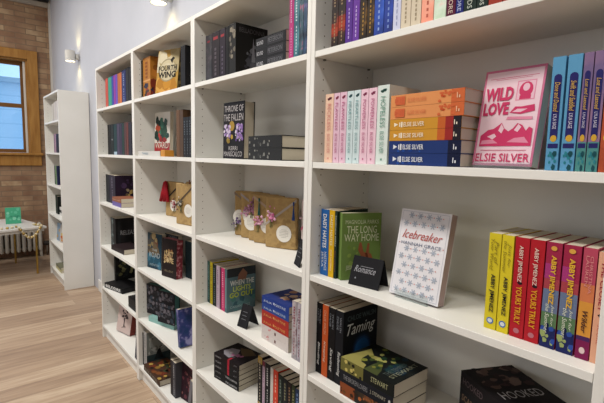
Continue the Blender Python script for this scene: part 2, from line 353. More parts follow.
# horizontal stack
def flatsp(c, gr, t1=None, badge=None): return gr+([T('ELSIE SILVER', .3, .48, .7, .78, c, 1, .01)] if t1 is None else t1)+[P([(.3, .93), (.7, .93), (.52, .87)], c), R(.25, .80, .75, .825, c), R(.3, .835, .7, .85, c)]+[R(.3, .05, .5, .065, badge or c), R(.3, .08, .7, .09, badge or c)]
og = [R(0, .0, 1, .16, 'cf6a3d'), *Bl(4, 14, .1, .12, .9, .32, ['c9562f', 'd4693e'], .1, 5), R(.15, .78, .85, .92, 'd0673f')]
gd = [R(0, 0, 1, .1, '26222a'), R(0, .1, 1, .2, '9c2f2c'), R(0, .2, 1, .3, 'c4632f')]
nv = [R(0, 0, 1, .16, '191f3a'), *Bl(7, 8, .1, .5, .9, 1, ['1f3f86', '274d98'], .12, 5)]
xs = Xat(389, .025, z); g = 'stacked orange, gold and navy paperbacks'
stack(xs, .022, z, [
 (.0302, .200, .132, '263a72', 'navy paperback at the very bottom of the orange, gold and navy stack', flatsp('dfe3ea', nv), []),
 (.0302, .200, .132, '263a72', 'navy paperback directly under the gold pair in the orange and gold stack', flatsp('dfe3ea', nv), []),
 (.0268, .198, .132, 'cd9434', 'gold and red paperback resting on the navy pair of the stack', flatsp('f1e6cf', gd), []),
 (.0268, .198, .132, 'cd9434', 'gold and red paperback directly under the orange pair of the stack', flatsp('f1e6cf', gd), []),
 (.0300, .202, .132, 'e0955c', 'orange paperback lying second from the top of the orange and gold stack', flatsp('c8603c', og, [T('ELSIE SILVER', .35, .48, .65, .74, 'd97c50', 1)], 'ecc39f'), []),
 (.0300, .202, .132, 'e0955c', 'orange paperback lying on top of the orange, gold and navy stack', flatsp('c8603c', og, [T('ELSIE SILVER', .35, .48, .65, .74, 'd97c50', 1)], 'ecc39f'), [])], group=g)
# Wild love
hp, lp = 'c93a66', 'e8c3cf'
wl = [R(0, 0, 1, 1, 'c9718f'), R(.035, .025, .965, .975, 'e9cad3'), R(.1, .905, .9, .91, hp), R(.2, .89, .8, .894, hp),
 T('WILD', .06, .67, .54, .81, hp, 0, .045), T('LOVE', .06, .52, .50, .655, hp, 0, .045),
 R(.58, .66, .88, .86, 'dc8aa3'), R(.595, .67, .865, .85, 'e7bccb'), D(.73, .765, .11, .08, hp, 14), D(.73, .79, .055, .04, 'e7bccb', 10), R(.64, .67, .82, .71, hp),
 P([(.52, .54), (.6, .60), (.7, .595), (.9, .61), (.92, .545), (.7, .52)], hp), P([(.56, .545), (.64, .575), (.8, .57), (.7, .54)], 'e7bccb'), P([(.48, .47), (.9, .46), (.9, .49), (.5, .5)], 'dc8aa3'),
 P([(.08, .2), (.94, .2), (.93, .37), (.87, .39), (.83, .35), (.76, .41), (.68, .43), (.62, .38), (.55, .35), (.48, .38), (.42, .44), (.36, .41), (.29, .38), (.2, .37), (.08, .31)], hp),
 P([(.42, .43), (.38, .36), (.44, .33), (.47, .38)], lp), P([(.7, .42), (.64, .36), (.7, .34), (.75, .39)], lp), P([(.1, .22), (.4, .23), (.3, .27), (.12, .26)], 'dc8aa3'), P([(.55, .24), (.9, .23), (.82, .29), (.66, .28)], 'dc8aa3'), P([(.2, .3), (.32, .33), (.36, .3), (.3, .27)], lp),
 R(.12, .155, .88, .16, hp), T('ELSIE SILVER', .05, .04, .95, .125, hp, 0, .01)]
book('pink and white display book with mountains, tilted back in the nearest bookcase', face(.500, .060, z, .03, math.radians(-3), math.radians(10)), .03, .212, .131, 'c9718f', front=wl)
sd = thing('book_stand', 'clear stand under the pink mountain book', 'book stand', Matrix.Translation((.50, .05, z+.0004)))
mb = MB(); mb.box(.0, .0, .0, .13, .004, .012, CLEAR); mb.build('lip', sd)
# blue town romances
def town(a): return [R(.2, .28, .8, .82, '2b2a66'), D(.5, .82, .3, .03, '2b2a66'), T(a, .32, .52, .72, .78, 'c9a24e', 1, .01, .3), T('LYLA SAGE', .38, .37, .66, .50, 'd9d6ea', 1), D(.5, .285, .25, .03, 'd0a53c'), R(.1, .2, .9, .24, '2b2a66'), *Bl(5, 7, .1, .02, .9, .16, ['1d4c55', '2f7f8c', '12303c'], .14, 6)]
row(.02, z, [
 (544, 557.3, .208, .135, '5e9cc4', 'sky blue paperback with a navy panel, nearest the pink display book', town('Done and Dusted')),
 (558.9, 573.4, .208, .135, '5e9cc4', 'sky blue paperback with a navy panel, beside the purple dusk pair', town('Swift and Saddled')),
 (574.2, 584.2, .208, .135, art('6b5a80', '8a6a86', 'b68a7a', 9), 'purple dusk paperback touching the sky blue books', [R(0, 0, 1, .25, '4f8c8a')]+town('Lost and Lassoed')),
 (584.6, 596.8, .208, .135, art('6b5a80', '8a6a86', 'b68a7a', 9), 'purple dusk paperback touching the rust-red one', [R(0, 0, 1, .25, '4f8c8a')]+town('Lost and Lassoed')),
 (597.3, 612, .208, .135, art('8c3a26', 'b5532f', '6e4a2c', 9), 'rust-red paperback after the purple dusk pair at the photo edge', [D(.4, .285, .25, .03, 'd0a53c')])], 'small town romance paperbacks')
# --- shelf 1.052
z = LV[2]
row(.035, z, [
 (319.7, 327.5, .207, .135, '2b66ae', 'blue paperback against the bookcase side by the yellow one', [T('DAISY HAITES', .3, .42, .78, .93, 'e6ecf2', 1, .02), T('JESSA', .15, .12, .45, .36, 'e6ecf2', 1), T('HASTINGS', .55, .08, .85, .36, 'e6ecf2', 1)]),
 (327.7, 333, .207, .135, 'dfb21f', 'mustard yellow paperback between the blue and black-green ones', [T('DAISY HAITES', .3, .48, .75, .93, 'f0e2a8', 1, .02), T('JESSA HASTINGS', .35, .1, .7, .42, 'f4ecd0', 1)]),
 (333.2, 335.7, .207, .135, '20312b', 'black-green paperback squeezed beside the bright green front cover', [T('MAGNOLIA PARKS', .3, .48, .75, .93, 'c8ccb8', 1, .01), T('JESSA HASTINGS', .35, .1, .7, .42, 'b06a44', 1)])], 'upright paperbacks behind the black sign')
gf = [T('MAGNOLIA PARKS', .08, .84, .92, .90, 'cdd5ae'), T('THE LONG', .12, .70, .88, .81, 'd9deb8', 0, .0), T('WAY HOME', .06, .58, .94, .69, 'd9deb8', 0, .0),
 P([(.45, .56), (.5, .56), (.56, .42), (.62, .40), (.66, .55), (.71, .54), (.7, .4), (.76, .38), (.84, .24), (.9, .1), (.75, .1), (.66, .24), (.52, .33), (.42, .45)], '9a5a3c'), P([(.6, .4), (.66, .26), (.72, .26), (.66, .4)], '6b3a28'),
 *Bl(3, 8, .1, .2, .5, .5, ['6d8b3c', '8aa450'], .05), T('JESSA HASTINGS', .12, .14, .62, .22, 'd9deb8')]
book('bright green paperback showing hands on its front, standing behind the black sign', upR(.1195, .036, z, .022, math.radians(-24)), .022, .203, .127, '708a48', [], gf)
def tent(label, x, y, z, w, h, yaw, d=.06, text=None, marks=True):
    r_ = thing('chalkboard_sign', label, 'sign', Matrix.Translation((x, y, z+.0005)) @ Matrix.Rotation(yaw, 4, 'Z'), 'folded chalkboard signs'); B = mat('222225', .75)
    ang = math.atan2(d/2, h)
    for nm, sg in (('front_panel', 1), ('back_panel', -1)):
        mb = MB(); mb.box(0, -.0015, 0, w, .0015, math.hypot(h, d/2), B, .0006)
        if sg == 1:
            dc = ([T(text, .12, .46, .82, .68, 'a8a8ae', 0, 0., .4)] if text else [])+([D(.2, .25, .02, .03, '9a9aa0'), R(.3, .66, .72, .675, '9a9aa0')] if text else [R(.25, .35+.16*k, .7, .365+.16*k, '8a8a90') for k in range(3)])
            decorate(mb, dc, Vector((0, -.0015, 0)), Vector((1, 0, 0)), Vector((0, 0, 1)), w, math.hypot(h, d/2), Vector((0, -1, 0)))
        o = mb.build(nm, r_); o.location = (0, .002 if sg == 1 else d-.002, 0); o.rotation_euler = (-ang*sg*.93, 0, 0)
tent('folded black chalk sign reading in white script, in front of the green book', .156, .030, z, .100, .080, math.radians(10), .062, 'Romance')
# icebreaker
def flake(cu, cv, r, c):
    o = []
    for k in range(3):
        a = PI*k/3; du, dv = r*math.cos(a), r*.64*math.sin(a); nu, nv = -math.sin(a)*r*.16, math.cos(a)*.64*r*.16
        o.append(('p', [(cu-du-nu, cv-dv-nv), (cu+du-nu, cv+dv-nv), (cu+du+nu, cv+dv+nv), (cu-du+nu, cv-dv+nv)], c))
    o.append(D(cu, cv, r*.45, r*.3, c, 6)); return o
ib = [R(.035, .02, .965, .98, 'b9bcc6'), R(.042, .025, .958, .975, 'e6e4e8')]
fl = []
for j in range(10):
    for i in range(5):
        u = .14+.18*i+(.09 if j % 2 else 0); v = .07+.096*j
        if u > .93 or .56 < v < .80: continue
        fl += flake(u, v, .058, 'acb5c3')
        if u+.09 < .93: fl.append(D(u+.09, v, .012, .008, 'd98f86', 6))
ib += fl+[T('Icebreaker', .1, .665, .9, .765, 'b8544e', 0, .0, .5), T('HANNAH GRACE', .1, .59, .9, .628, '5d6a86'), D(.06, .605, .012, .008, 'd98f86', 6), D(.94, .605, .012, .008, 'd98f86', 6)]
book('white display book with blue snowflakes and coral script, tilted back beside the black sign', face(.286, .056, z, .028, math.radians(1), math.radians(11)), .028, .231, .149, 'e4e2e6', front=ib, pages=mat('bda8b0', .8))
sd = thing('book_stand', 'clear acrylic stand holding up the white snowflake book', 'book stand', Matrix.Translation((.31, .05, z+.0004)))
mb = MB(); mb.box(.0, .0, .0, .10, .003, .022, CLEAR); mb.build('lip', sd); mb = MB(); mb.box(0, .003, 0, .10, .006, .002, CLEAR); mb.build('foot', sd)
# yellow/red/ABBY row
aj = 'ABBY JIMENEZ'
def yel(): return [T(aj, .28, .18, .72, .58, '23232b', 1, .02), T('Part of', .52, .68, .85, .92, '8a7a28', 1, 0, .3), T('Your World', .18, .62, .48, .94, '8a7a28', 1, 0, .3), D(.5, .09, .3, .035, '4b74b4'), D(.5, .09, .2, .022, 'd8dde0')]
def yel2(): return [T(aj, .28, .18, .72, .58, '23232b', 1, .02), T('Just for', .52, .68, .85, .92, '8a7a28', 1, 0, .3), T('the Summer', .18, .62, .48, .94, '8a7a28', 1, 0, .3), D(.5, .09, .3, .035, '4b74b4'), D(.5, .09, .2, .022, 'd8dde0')]
def red(): return [T(aj, .25, .56, .62, .92, 'e6cfc0', 1, .01), T('YOURS TRULY', .3, .14, .72, .52, 'e0a52c', 1, .02), D(.5, .55, .18, .015, '2a1c22'), D(.5, .07, .22, .026, 'b9727c')]
def abb(): return [R(0, 0, 1, .2, '232a5c'), R(0, .2, 1, .34, '5b7a55'), R(0, .34, 1, .56, '6a7896'), R(0, .56, 1, .66, 'a8444e'), R(.0, .66, .7, .8, 'a83a78'), *Bl(9, 9, .1, .05, .9, .22, ['3450a0', '1a1f4a', '9aa86a'], .18, 6), T(aj, .3, .42, .72, .88, 'e3b33a', 1, .03), T('Just for', .6, .22, .82, .42, 'dfe4cf', 1, 0, .3), T('the Summer', .25, .14, .52, .42, 'dfe4cf', 1, 0, .3), D(.5, .945, .2, .022, 'dba44a')]
row(.045, z, [
 (483.2, 495.3, .212, .135, 'd9c72e', 'yellow paperback standing first in the bright row, furthest from the photo edge', yel()),
 (495.7, 507.5, .212, .135, 'dcc92e', 'yellow paperback touching the first red one in the bright row', yel2()),
 (508.5, 522.6, .212, .135, 'b3242e', 'red paperback with yellow title touching the yellow pair', red()),
 (523, 537.6, .212, .135, 'b3242e', 'red paperback with yellow title touching the multicoloured pair', red()),
 (538.4, 554, .212, .135, 'a02c4a', 'multicoloured magenta, blue and green paperback touching the red pair', abb()),
 (555, 572.6, .212, .135, 'a02c4a', 'multicoloured magenta, blue and green paperback touching the pink and gold one', abb()),
 (573.8, 588, .212, .135, 'b64a60', 'pink and gold paperback next to the peach one in the bright row', [R(0, 0, 1, .17, '7c2350'), R(0, .17, 1, .21, '4a2a5c'), R(0, .21, 1, .52, 'd69540'), R(0, .52, 1, .68, 'd07a50'), T('CHRISTINA', .55, .6, .78, .93, 'd98f8c', 1), T('LAUREN', .25, .66, .48, .93, 'd98f8c', 1), T('Wilder', .3, .24, .7, .44, '3a1f2c', 1, .01, .3), D(.5, .08, .22, .03, 'e0c6c4')]),
 (588.6, 602.5, .208, .135, 'dfa688', 'peach paperback squeezed against the bookcase side at the photo edge', [T('THE CLOSET', .3, .48, .66, .92, '9a2c3a', 1, .02), T('SCORE', .4, .18, .66, .36, 'b5463a', 1), P([(.3, .44), (.7, .40), (.62, .46), (.45, .45)], '26181c')])], 'bright romance paperbacks')
# --- shelf .725
z = LV[3]
def bt(s, c='c8c8c6', sh=.2): return [T('CHLOE', .2, .74, .42, .92, '8a8f96', 1), T('WALSH', .58, .72, .8, .92, '8a8f96', 1), T(s, .3, .12, .75, .45, c, 1, .01, sh)]
row(.035, z, [(315, 320.8, .233, .155, K, 'black tall paperback with script spine against the bookcase side', bt('Binding')),
 (321, 326.7, .233, .155, 'c4592c', 'tall orange-spined paperback between two black ones', [T('CHLOE WALSH', .3, .6, .7, .93, 'dfa98a', 1), T('Keeping', .3, .2, .7, .5, 'e5d2c2', 1, .01, .2)]),
 (326.9, 333.6, .233, .155, K, 'black tall paperback beside the orange-spined one', bt('Saving')),
 (333.8, 341.6, .233, .155, '17191e', 'thick black paperback with white script and blue glow on its front', bt('Redeeming'),
  dict(front=[*[D(.55, .42, .30-.03*k, .24-.03*k, c, 14) for k, c in enumerate(('18202c', '1b2c44', '1f3e66', '24578c'))], R(.2, 0, .8, .2, '17191e'), T('CHLOE WALSH', .1, .86, .92, .93, '4d5c5e', 0, .01), T('Taming', .1, .62, .92, .82, 'd8dad8', 0, 0., .4)]))], 'tall black romance series')
bf_top = [P([(0, .55), (.0, 1), (.12, 1), (.5, .93), (.75, .9), (.55, .72), (.62, .55), (.4, .62), (.15, .6)], '9a9354'), P([(.15, .6), (.4, .62), (.5, .8), (.3, .78), (.18, .72)], '20261f'), P([(0, .55), (.3, .55), (.5, .5), (.2, .35), (0, .3)], '4a5230'), *Bl(12, 26, .1, .3, .95, .75, ['7d8038', '3c4a26', 'a8a860', '1c2a2c', '26402e'], .06), *Bl(13, 9, .3, .1, .9, .4, ['173040', '1d3a3e', '12202a'], .12), T('THE TEMPEST', .12, .2, .75, .28, '56605c'), T('STEWART', .12, .1, .9, .18, '8a8c74')]
stack(.160, .008, z, [
 (.038, .193, .150, art('1b1c1c', '31281e', 'a85f34', 12), 'black and orange paperback at the bottom of the yellow-topped stack', [R(0, .7, 1, 1, '8a4a2c'), *Bl(15, 12, .1, .35, .9, 1, ['6a4428', 'b0683c', '3a2a20'], .14, 5), T('J. STEWART', .35, .12, .7, .4, 'a8a494', 1), D(.5, .06, .2, .02, 'c9c9c4')], []),
 (.037, .193, .150, '1c1f26', 'black paperback in the middle of the yellow-topped stack', [T('THE BROKEN LOVERS', .32, .45, .72, .93, '8f8f92', 1), T('J. STEWART', .35, .12, .7, .4, 'a8a494', 1), D(.5, .06, .2, .02, 'c9c9c4')], []),
 (.037, .195, .150, '191d1c', 'dark paperback with a yellow-green torn splash on its upturned cover', [R(0, .55, 1, 1, '6e6a38'), *Bl(14, 9, .1, .6, .9, 1, ['3a3c22', 'c8b86a', '1c1c18'], .15, 5), T('STEWART', .35, .1, .75, .4, 'a8a880', 1)], bf_top)], 0, 'dark paperbacks stacked beside the script series')
hk = [*Bl(21, 30, .1, .5, .95, .98, ['2a1c1e', '3d2a2a', '5a4640', '1f1a1e', '6a5850'], .09), T('HOOKED', .12, .22, .86, .38, 'a8a6a8', 0, .0)]
hks = lambda s, c: [T(s, .3, .5, .7, .93, c, 1, .01)]
stack(.473, .122, z, [
 (.040, .178, .146, '16171a', 'black paperback at the bottom of the lower corner stack', hks('EMILY', '44584e'), []),
 (.042, .178, .146, '16171a', 'black paperback second from the bottom of the lower corner stack', hks('TWISTED', '44584e'), []),
 (.042, .178, .146, '17171a', 'black paperback directly under the topmost book of the lower corner stack', hks('SCARRED', '6a5644'), []),
 (.042, .180, .147, '171417', 'black book with grey flourished lettering on top of the lower corner stack', hks('HOOKED', '54484a'), hk)], math.radians(-27), 'black fairy-tale retellings in a stack')
# ================================================================ CASE 3 =================
z = LV[0]
dk = art('1f1c1f', '2b272a', '453c40', 26)
row(.03, z, [
 (205.8, 211.8, .195, .148, dk, 'blackish paperback against the side of the third bookcase, top shelf', Da(.1, .7, .35, .6, '4a4448', 7, 1)+[R(.3, .84, .7, .88, '8e3038')]),
 (212, 219.4, .197, .148, '2a2428', 'blackish paperback with a red mark, second from the side, top shelf', Da(.1, .7, .35, .6, '5a5058', 7, 2)+[R(.2, .84, .8, .9, '9c3038')]),
 (219.6, 225.3, .197, .148, '2b242e', 'dark plum paperback with a red mark beside the mottled one, top shelf', Da(.1, .7, .35, .6, '5a5060', 7, 3)+[R(.2, .84, .8, .89, '9c3038')]),
 (225.5, 228.8, .197, .148, K, 'slim black paperback between the plum and the mottled one, top shelf', []),
 (229, 235.6, .200, .150, '222120', 'black hardcover with pale castle print on its front, top shelf', Bl(31, 12, .1, .35, .9, .95, ['6e675c', '4f4a44', '8a8170'], .18, 4),
   dict(front=[T('BELLADONNA', .1, .84, .9, .93, '5c5a5c'), *Bl(32, 20, .35, .15, .75, .6, ['4a4a50', '66666c', '32323a'], .07), P([(.48, .3), (.6, .3), (.54, .78)], '77777e'), *Bl(33, 14, .05, .05, .9, .35, ['3a3a40', '5a5a60'], .08)], hard=True))], 'dark fantasy books on the top shelf')
bs = lambda: [R(.1, .08, .9, .58, '36363a'), T('BOUND', .3, .72, .68, .94, 'b4b4b8', 1, .01), T('PETERSON', .28, .1, .72, .56, '6f6f74', 1)]
stack(-.345, .03, z, [
 (.036, .182, .13, '212124', 'black lying book at the bottom of the three beside the bright pink spine', bs(), []),
 (.036, .182, .13, '212124', 'black lying book in the middle of the three beside the bright pink spine', bs(), []),
 (.036, .182, .13, '212124', 'black lying book on top of the three beside the bright pink spine', bs(), [])], 0, 'black books lying by the pink spine')
row(.03, z, [
 (288.6, 293.1, .215, .135, 'b53c7a', 'bright magenta pink paperback on the top shelf beside the teal spine', cut('e0a8c8', 11, 4)),
 (293.3, 298.6, .215, .135, art('2f5a68', '3f7480', '5b8c92', 14), 'teal paperback between the magenta and the dark floral ones', cut('c9dde0', 9, 5)),
 (298.8, 302.6, .215, .135, art('26323f', '3c5a66', 'a05a7a', 22), 'dark floral paperback beside the teal one on the top shelf', []),
 (302.8, 306.3, .215, .135, art('1f2a3c', '2f4a66', '6a5a8a', 22), 'dark blue floral paperback against the bookcase side on the top shelf', [])], 'colourful paperbacks at the end of the top shelf')
z = LV[1]
pl = ['8a6ba8', 'a88cc4', 'd9d0de', '6a4c8c', 'c9bcd6']
tf = [T('THRONE OF', .05, .83, .97, .94, 'b9b4b4', 0, 0), T('THE FALLEN', .03, .67, .97, .79, 'b9b4b4', 0, 0), D(.42, .58, .13, .09, 'a8883a'), *Bl(41, 42, .06, .34, .36, .6, pl, .04), *Bl(42, 42, .62, .32, .94, .6, pl, .04), *Bl(43, 10, .2, .3, .9, .42, ['8c7430', 'b09440', '4c5a34'], .05), T('KERRI', .3, .15, .72, .22, 'b9b4b4'), T('MANISCALCO', .06, .04, .94, .13, 'b9b4b4')]
book('black hardcover with lilac and gold flowers, front to the room, standing on a white shelf', face(-.628, .055, z, .052, math.radians(3), math.radians(1)), .052, .232, .152, '1e1b1e', front=tf, hard=True)
gs = lambda: Bl(44, 16, .1, .3, .9, .98, ['5a5a58', '7c7c78', '3c3c3c', '8f8e88'], .12, 5)
stack(-.412, .045, z, [(.045, .215, .165, '2c2c2c', 'grey-patterned hardcover at the bottom beside the black flower book', gs(), [], dict(hard=True)),
 (.045, .215, .165, '2c2c2c', 'grey-patterned hardcover on top beside the black flower book', gs(), [], dict(hard=True))], 0, 'grey patterned hardcovers lying in pair')
# kraft wrapped gift books
def gift(label, x, y, z, yaw, w=.14, h=.205, t=.024, rib='c9b4a4', fl=('c77a98', 'd9a0b4'), band=1, sticker=(.62, .30), flower=(.3, .62), tassel=None, tilt=.0, wrap=None):
    r_ = thing('wrapped_book', label, 'wrapped book', Matrix.Translation((x, y, z+.0006)) @ Matrix.Rotation(yaw, 4, 'Z') @ Matrix.Rotation(-tilt, 4, 'X'), 'kraft paper wrapped books'); V = Vector
    wr = wrap or KRAFT
    mb = MB(); mb.box(0, 0, 0, w, t, h, wr, .004)
    mb.face([(0.006, -.0004, h-.004), (w-.006, -.0004, h-.004), (w/2, -.0006, h*.8)][::-1], wr); mb.build('paper_wrap', r_)
    mb = MB(); a = .007
    if band == 1: mb.face([V((0, -.0015, h*.42)), V((0, -.0015, h*.42+a*1.6)), V((w, -.0015, h*.98)), V((w, -.0015, h*.98-a*1.6))][::-1], rib)
    if band == 2: mb.face([V((0, -.0015, h*.98)), V((0, -.0015, h*.98-a*1.6)), V((w, -.0015, h*.5)), V((w, -.0015, h*.5+a*1.6))], rib)
    mb.box(w*.08, -.0013, h*.55, w*.12, -.0005, h*.56, rib)
    mb.build('ribbon', r_)
    mb = MB(); su, sv = sticker; n = 20; c = V((w*su, -.0022, h*sv))
    mb.face([c+V((.034*math.cos(2*PI*k/n), 0, .034*math.sin(2*PI*k/n))) for k in range(n)], 'e9e5dc')
    for k in range(6):
        hw = .02 if k not in (0, 5) else .012; zz = c.z+.015-.006*k; mb.face([(c.x-hw, -.0025, zz), (c.x+hw, -.0025, zz), (c.x+hw, -.0025, zz+.0014), (c.x-hw, -.0025, zz+.0014)], 'a9a49b')
    mb.build('sticker', r_)
    rd = random.Random(int(x*1e4)); mb = MB(); fu, fv = flower
    for k in range(26):
        dx, dz = rd.gauss(0, .013), rd.gauss(0, .014); mb.ball((w*fu+dx, -.006-rd.random()*.006, h*fv+dz), rd.uniform(.003, .0065), rd.choice(fl), 1, (1, .6, 1))
    for k in range(5): mb.cyl((w*fu+.003*k-.006, -.004, h*fv-.01), (w*fu+rd.gauss(0, .008), -.004, h*fv-.045), .0009, '7a7a4c', n=5)
    mb.build('dried_flowers', r_)
    if tassel:
        mb = MB(); u, c_ = tassel; mb.cyl((w*u, -.006, h*.93), (w*u, -.006, h*.86), .003, c_, n=8)
        for k in range(8): mb.cyl((w*u, -.006, h*.86), (w*u+(k-3.5)*.0016, -.006-.001*(k % 2), h*.58), .0012, c_, n=5)
        mb.build('tassel', r_)
    return r_
z = LV[2]; ya = math.radians(24)
X3 = [Xat(p, .13, z) for p in (230.6, 238.2, 247, 253.6, 267)]
gift('kraft-wrapped book furthest back in the fan of five, with purple dried flowers', X3[0], .150, z, ya, rib='8a7a6a', fl=('5c4870', '7a6290', '3f344c', 'd0c8d0'), flower=(.16, .32), sticker=(.2, .42), band=2)
gift('second kraft-wrapped book from the back of the fan, with pink blossom', X3[1], .142, z, ya, rib='a9a0a0', fl=('cf9ab4', 'dcb4c4', 'b884a4'), flower=(.3, .55), sticker=(.32, .5), band=2)
gift('middle kraft-wrapped book of the fan, with mauve flower sprig', X3[2], .136, z, ya, rib='a07888', fl=('a8708c', 'c79ab0', '8a5a74'), flower=(.12, .7), sticker=(.1, .38), tassel=(.2, 'b98aa4'))
gift('kraft-wrapped book behind the front one, with a teal tassel and pink petals', X3[3], .128, z, ya, rib='b8a08c', fl=('d9a0b8', 'e0b8c8', 'c98aa4'), flower=(.2, .45), sticker=(.5, .38), tassel=(.22, '2f6a68'), band=2)
gift('front kraft-wrapped book with pink carnation, blue tassel and large white sticker', X3[4], .120, z, ya, rib='b0a49a', fl=('d884ac', 'e39cc0', 'c96a98', 'e8b8d0'), flower=(.22, .62), sticker=(.62, .3), tassel=(.93, '2c4a88'))
gift('whitish wrapped book with pink ribbon, tucked against the bookcase side', Xat(300.5, .17, z), .17, z, ya, w=.11, rib='c9607c', fl=('c9a0b0', 'd8c0c8'), wrap=mat('d6c4c0', .7))
tent('folded black chalk sign on the kraft-wrapped books\' shelf, seen edge-on', -.118, .045, z, .060, .085, math.radians(-22), .05)
# shelf .725
z = LV[3]
row(.06, z, [
 (206, 210, .2, .14, art('1f3a38', '2c5450', '16201f', 20), 'dark teal paperback against the side of the third bookcase, fourth level', cut('7a9a94', 8, 1)),
 (210.1, 212.5, .2, .14, 'c9b62a', 'slim yellow paperback between dark teal and black ones', cut('4c4a20', 7, 2)),
 (212.6, 216.2, .195, .14, '23292a', 'black-green paperback beside the slim yellow one', cut('6a7c74', 8, 3)),
 (216.3, 219.6, .195, .14, 'b9a6b4', 'pale lilac paperback beside the hot pink one', cut('7c6478', 8, 4)),
 (219.7, 221.2, .195, .14, '5a3048', 'slim plum paperback between pale lilac and hot pink ones', []),
 (221.3, 224.6, .195, .14, 'c43a6c', 'hot pink paperback beside the grey-teal front cover', cut('e8b0c4', 8, 5)),
 (224.7, 227, .197, .148, '4f6a70', 'grey-teal paperback with white and yellow-green capitals on its front', [R(.3, .1, .7, .8, '7c9498')],
  dict(front=[R(0, 0, 1, 1, '5b757c'), R(0, .8, 1, 1, '33383c'), P([(.35, .7), (.65, .7), (.7, .85), (.55, .97), (.4, .85)], '8a6250'), *Bl(51, 14, 0, 0, 1, .35, ['4a7470', '3c5c66', '587c80'], .14), T('WHEN THE', .1, .60, .94, .72, 'd9dcd8', 0, .02), T('LIGHTS', .2, .46, .82, .58, 'c0cf6a', 0, .02), T('GO OUT', .08, .32, .92, .44, 'b6c23c', 0, .02), T('CARIAN COLE', .1, .08, .8, .14, '9ab0b0')]))], 'upright paperbacks behind the small sign')
tent('small folded black chalk sign in front of the grey-teal book', -.452, .022, z, .058, .085, math.radians(10), .07)
sm = lambda c: [T('JULIA', .25, .6, .6, .92, c, 1, .01), T('MARTINE', .35, .1, .7, .5, c, 1), R(.4, .52, .7, .56, c)]
xs = Xat(262.6, .045, z); hs = Xat(290.3, .05, z)-xs
stack(xs, .040, z, [
 (.0285, hs, .135, 'd3cac6', 'white paperback with red marks at the bottom of the blue and red stack', Bl(61, 5, .2, .6, .8, .95, ['c9646a', 'd99a9a'], .1, 5)+[R(.3, .45, .7, .5, '5a2a2a')], []),
 (.0285, hs, .135, 'd3cac6', 'white paperback with red marks under the red pair of the blue and red stack', Bl(62, 5, .2, .6, .8, .95, ['c9646a', 'd99a9a'], .1, 5)+[R(.3, .45, .7, .5, '5a2a2a')], []),
 (.0285, hs, .135, 'b0392e', 'red paperback resting on the white pair of the blue and red stack', sm('e0a060'), []),
 (.0285, hs, .135, 'a8362f', 'red paperback directly below the blue pair of the stack', sm('e0a060'), []),
 (.026, hs, .135, '2c4890', 'blue paperback second from the top of the blue and red stack', sm('b8c8e0'), []),
 (.028, hs, .135, '27408c', 'blue paperback with a peach photo print topping the blue and red stack', sm('c0cce4'), [R(0, .0, 1, 1, '2a3a7c'), *Bl(63, 12, .3, .1, .9, .8, ['b98a6c', '8c6a58', 'd0b094', '2a3058'], .12)])], 0, 'blue, red and white stack')
row(.03, z, [(291.2, 296, .205, .13, art('8a8488', 'b0a8ac', '6a4850', 24), 'greyish speckled paperback standing against the blue and red stack', cut('8c3a48', 8, 1)),
 (296.2, 300.6, .205, .13, art('86828a', 'aaa4ac', '5a5460', 24), 'greyish speckled paperback between its twin and the bookcase side', cut('7c4450', 8, 2))], 'greyish speckled pair')
# shelf .405
z = LV[4]
vs = lambda n: [T('THE VAMPIRE', .3, .06, .7, .52, 'a8a8aa', 1, .01), R(.25, .47, .75, .475, '777777'), T('JARED', .35, .7, .65, .93, '8a8a8c', 1)] if n < 2 else [T('WARM', .35, .7, .7, .93, '9a9a9c', 1), R(.0, .38, 1, .45, 'a8283a'), T('JOY', .35, .08, .65, .2, '8f8f92', 1)]
stack(-.672, .036, z, [(.024, .178, .138, K, 'black paperback at the very bottom of the red-striped stack', vs(0), []),
 (.024, .178, .138, K, 'black paperback second from the bottom of the red-striped stack', vs(1), []),
 (.024, .178, .138, '1d1c1f', 'black paperback in the middle of the red-striped stack', vs(2), []),
 (.024, .178, .138, '1d1c1f', 'black paperback second from the top of the red-striped stack', vs(3), []),
 (.024, .180, .140, '1f1a1d', 'black paperback with a pale figure on its upturned cover, topping the striped stack', vs(4), [P([(.1, .5), (.4, .45), (.7, .62), (.6, .85), (.3, .9), (.15, .75)], '8c8890'), P([(.45, .3), (.8, .1), (.95, .4), (.8, .7), (.6, .5)], '5c4c34'), *Bl(71, 10, .1, .3, .6, .7, ['b0a8ac', 'a86a8c', '4a3c44'], .07), R(.0, .38, .15, .45, 'a8283a')])], math.radians(8), 'black stack with a red stripe')
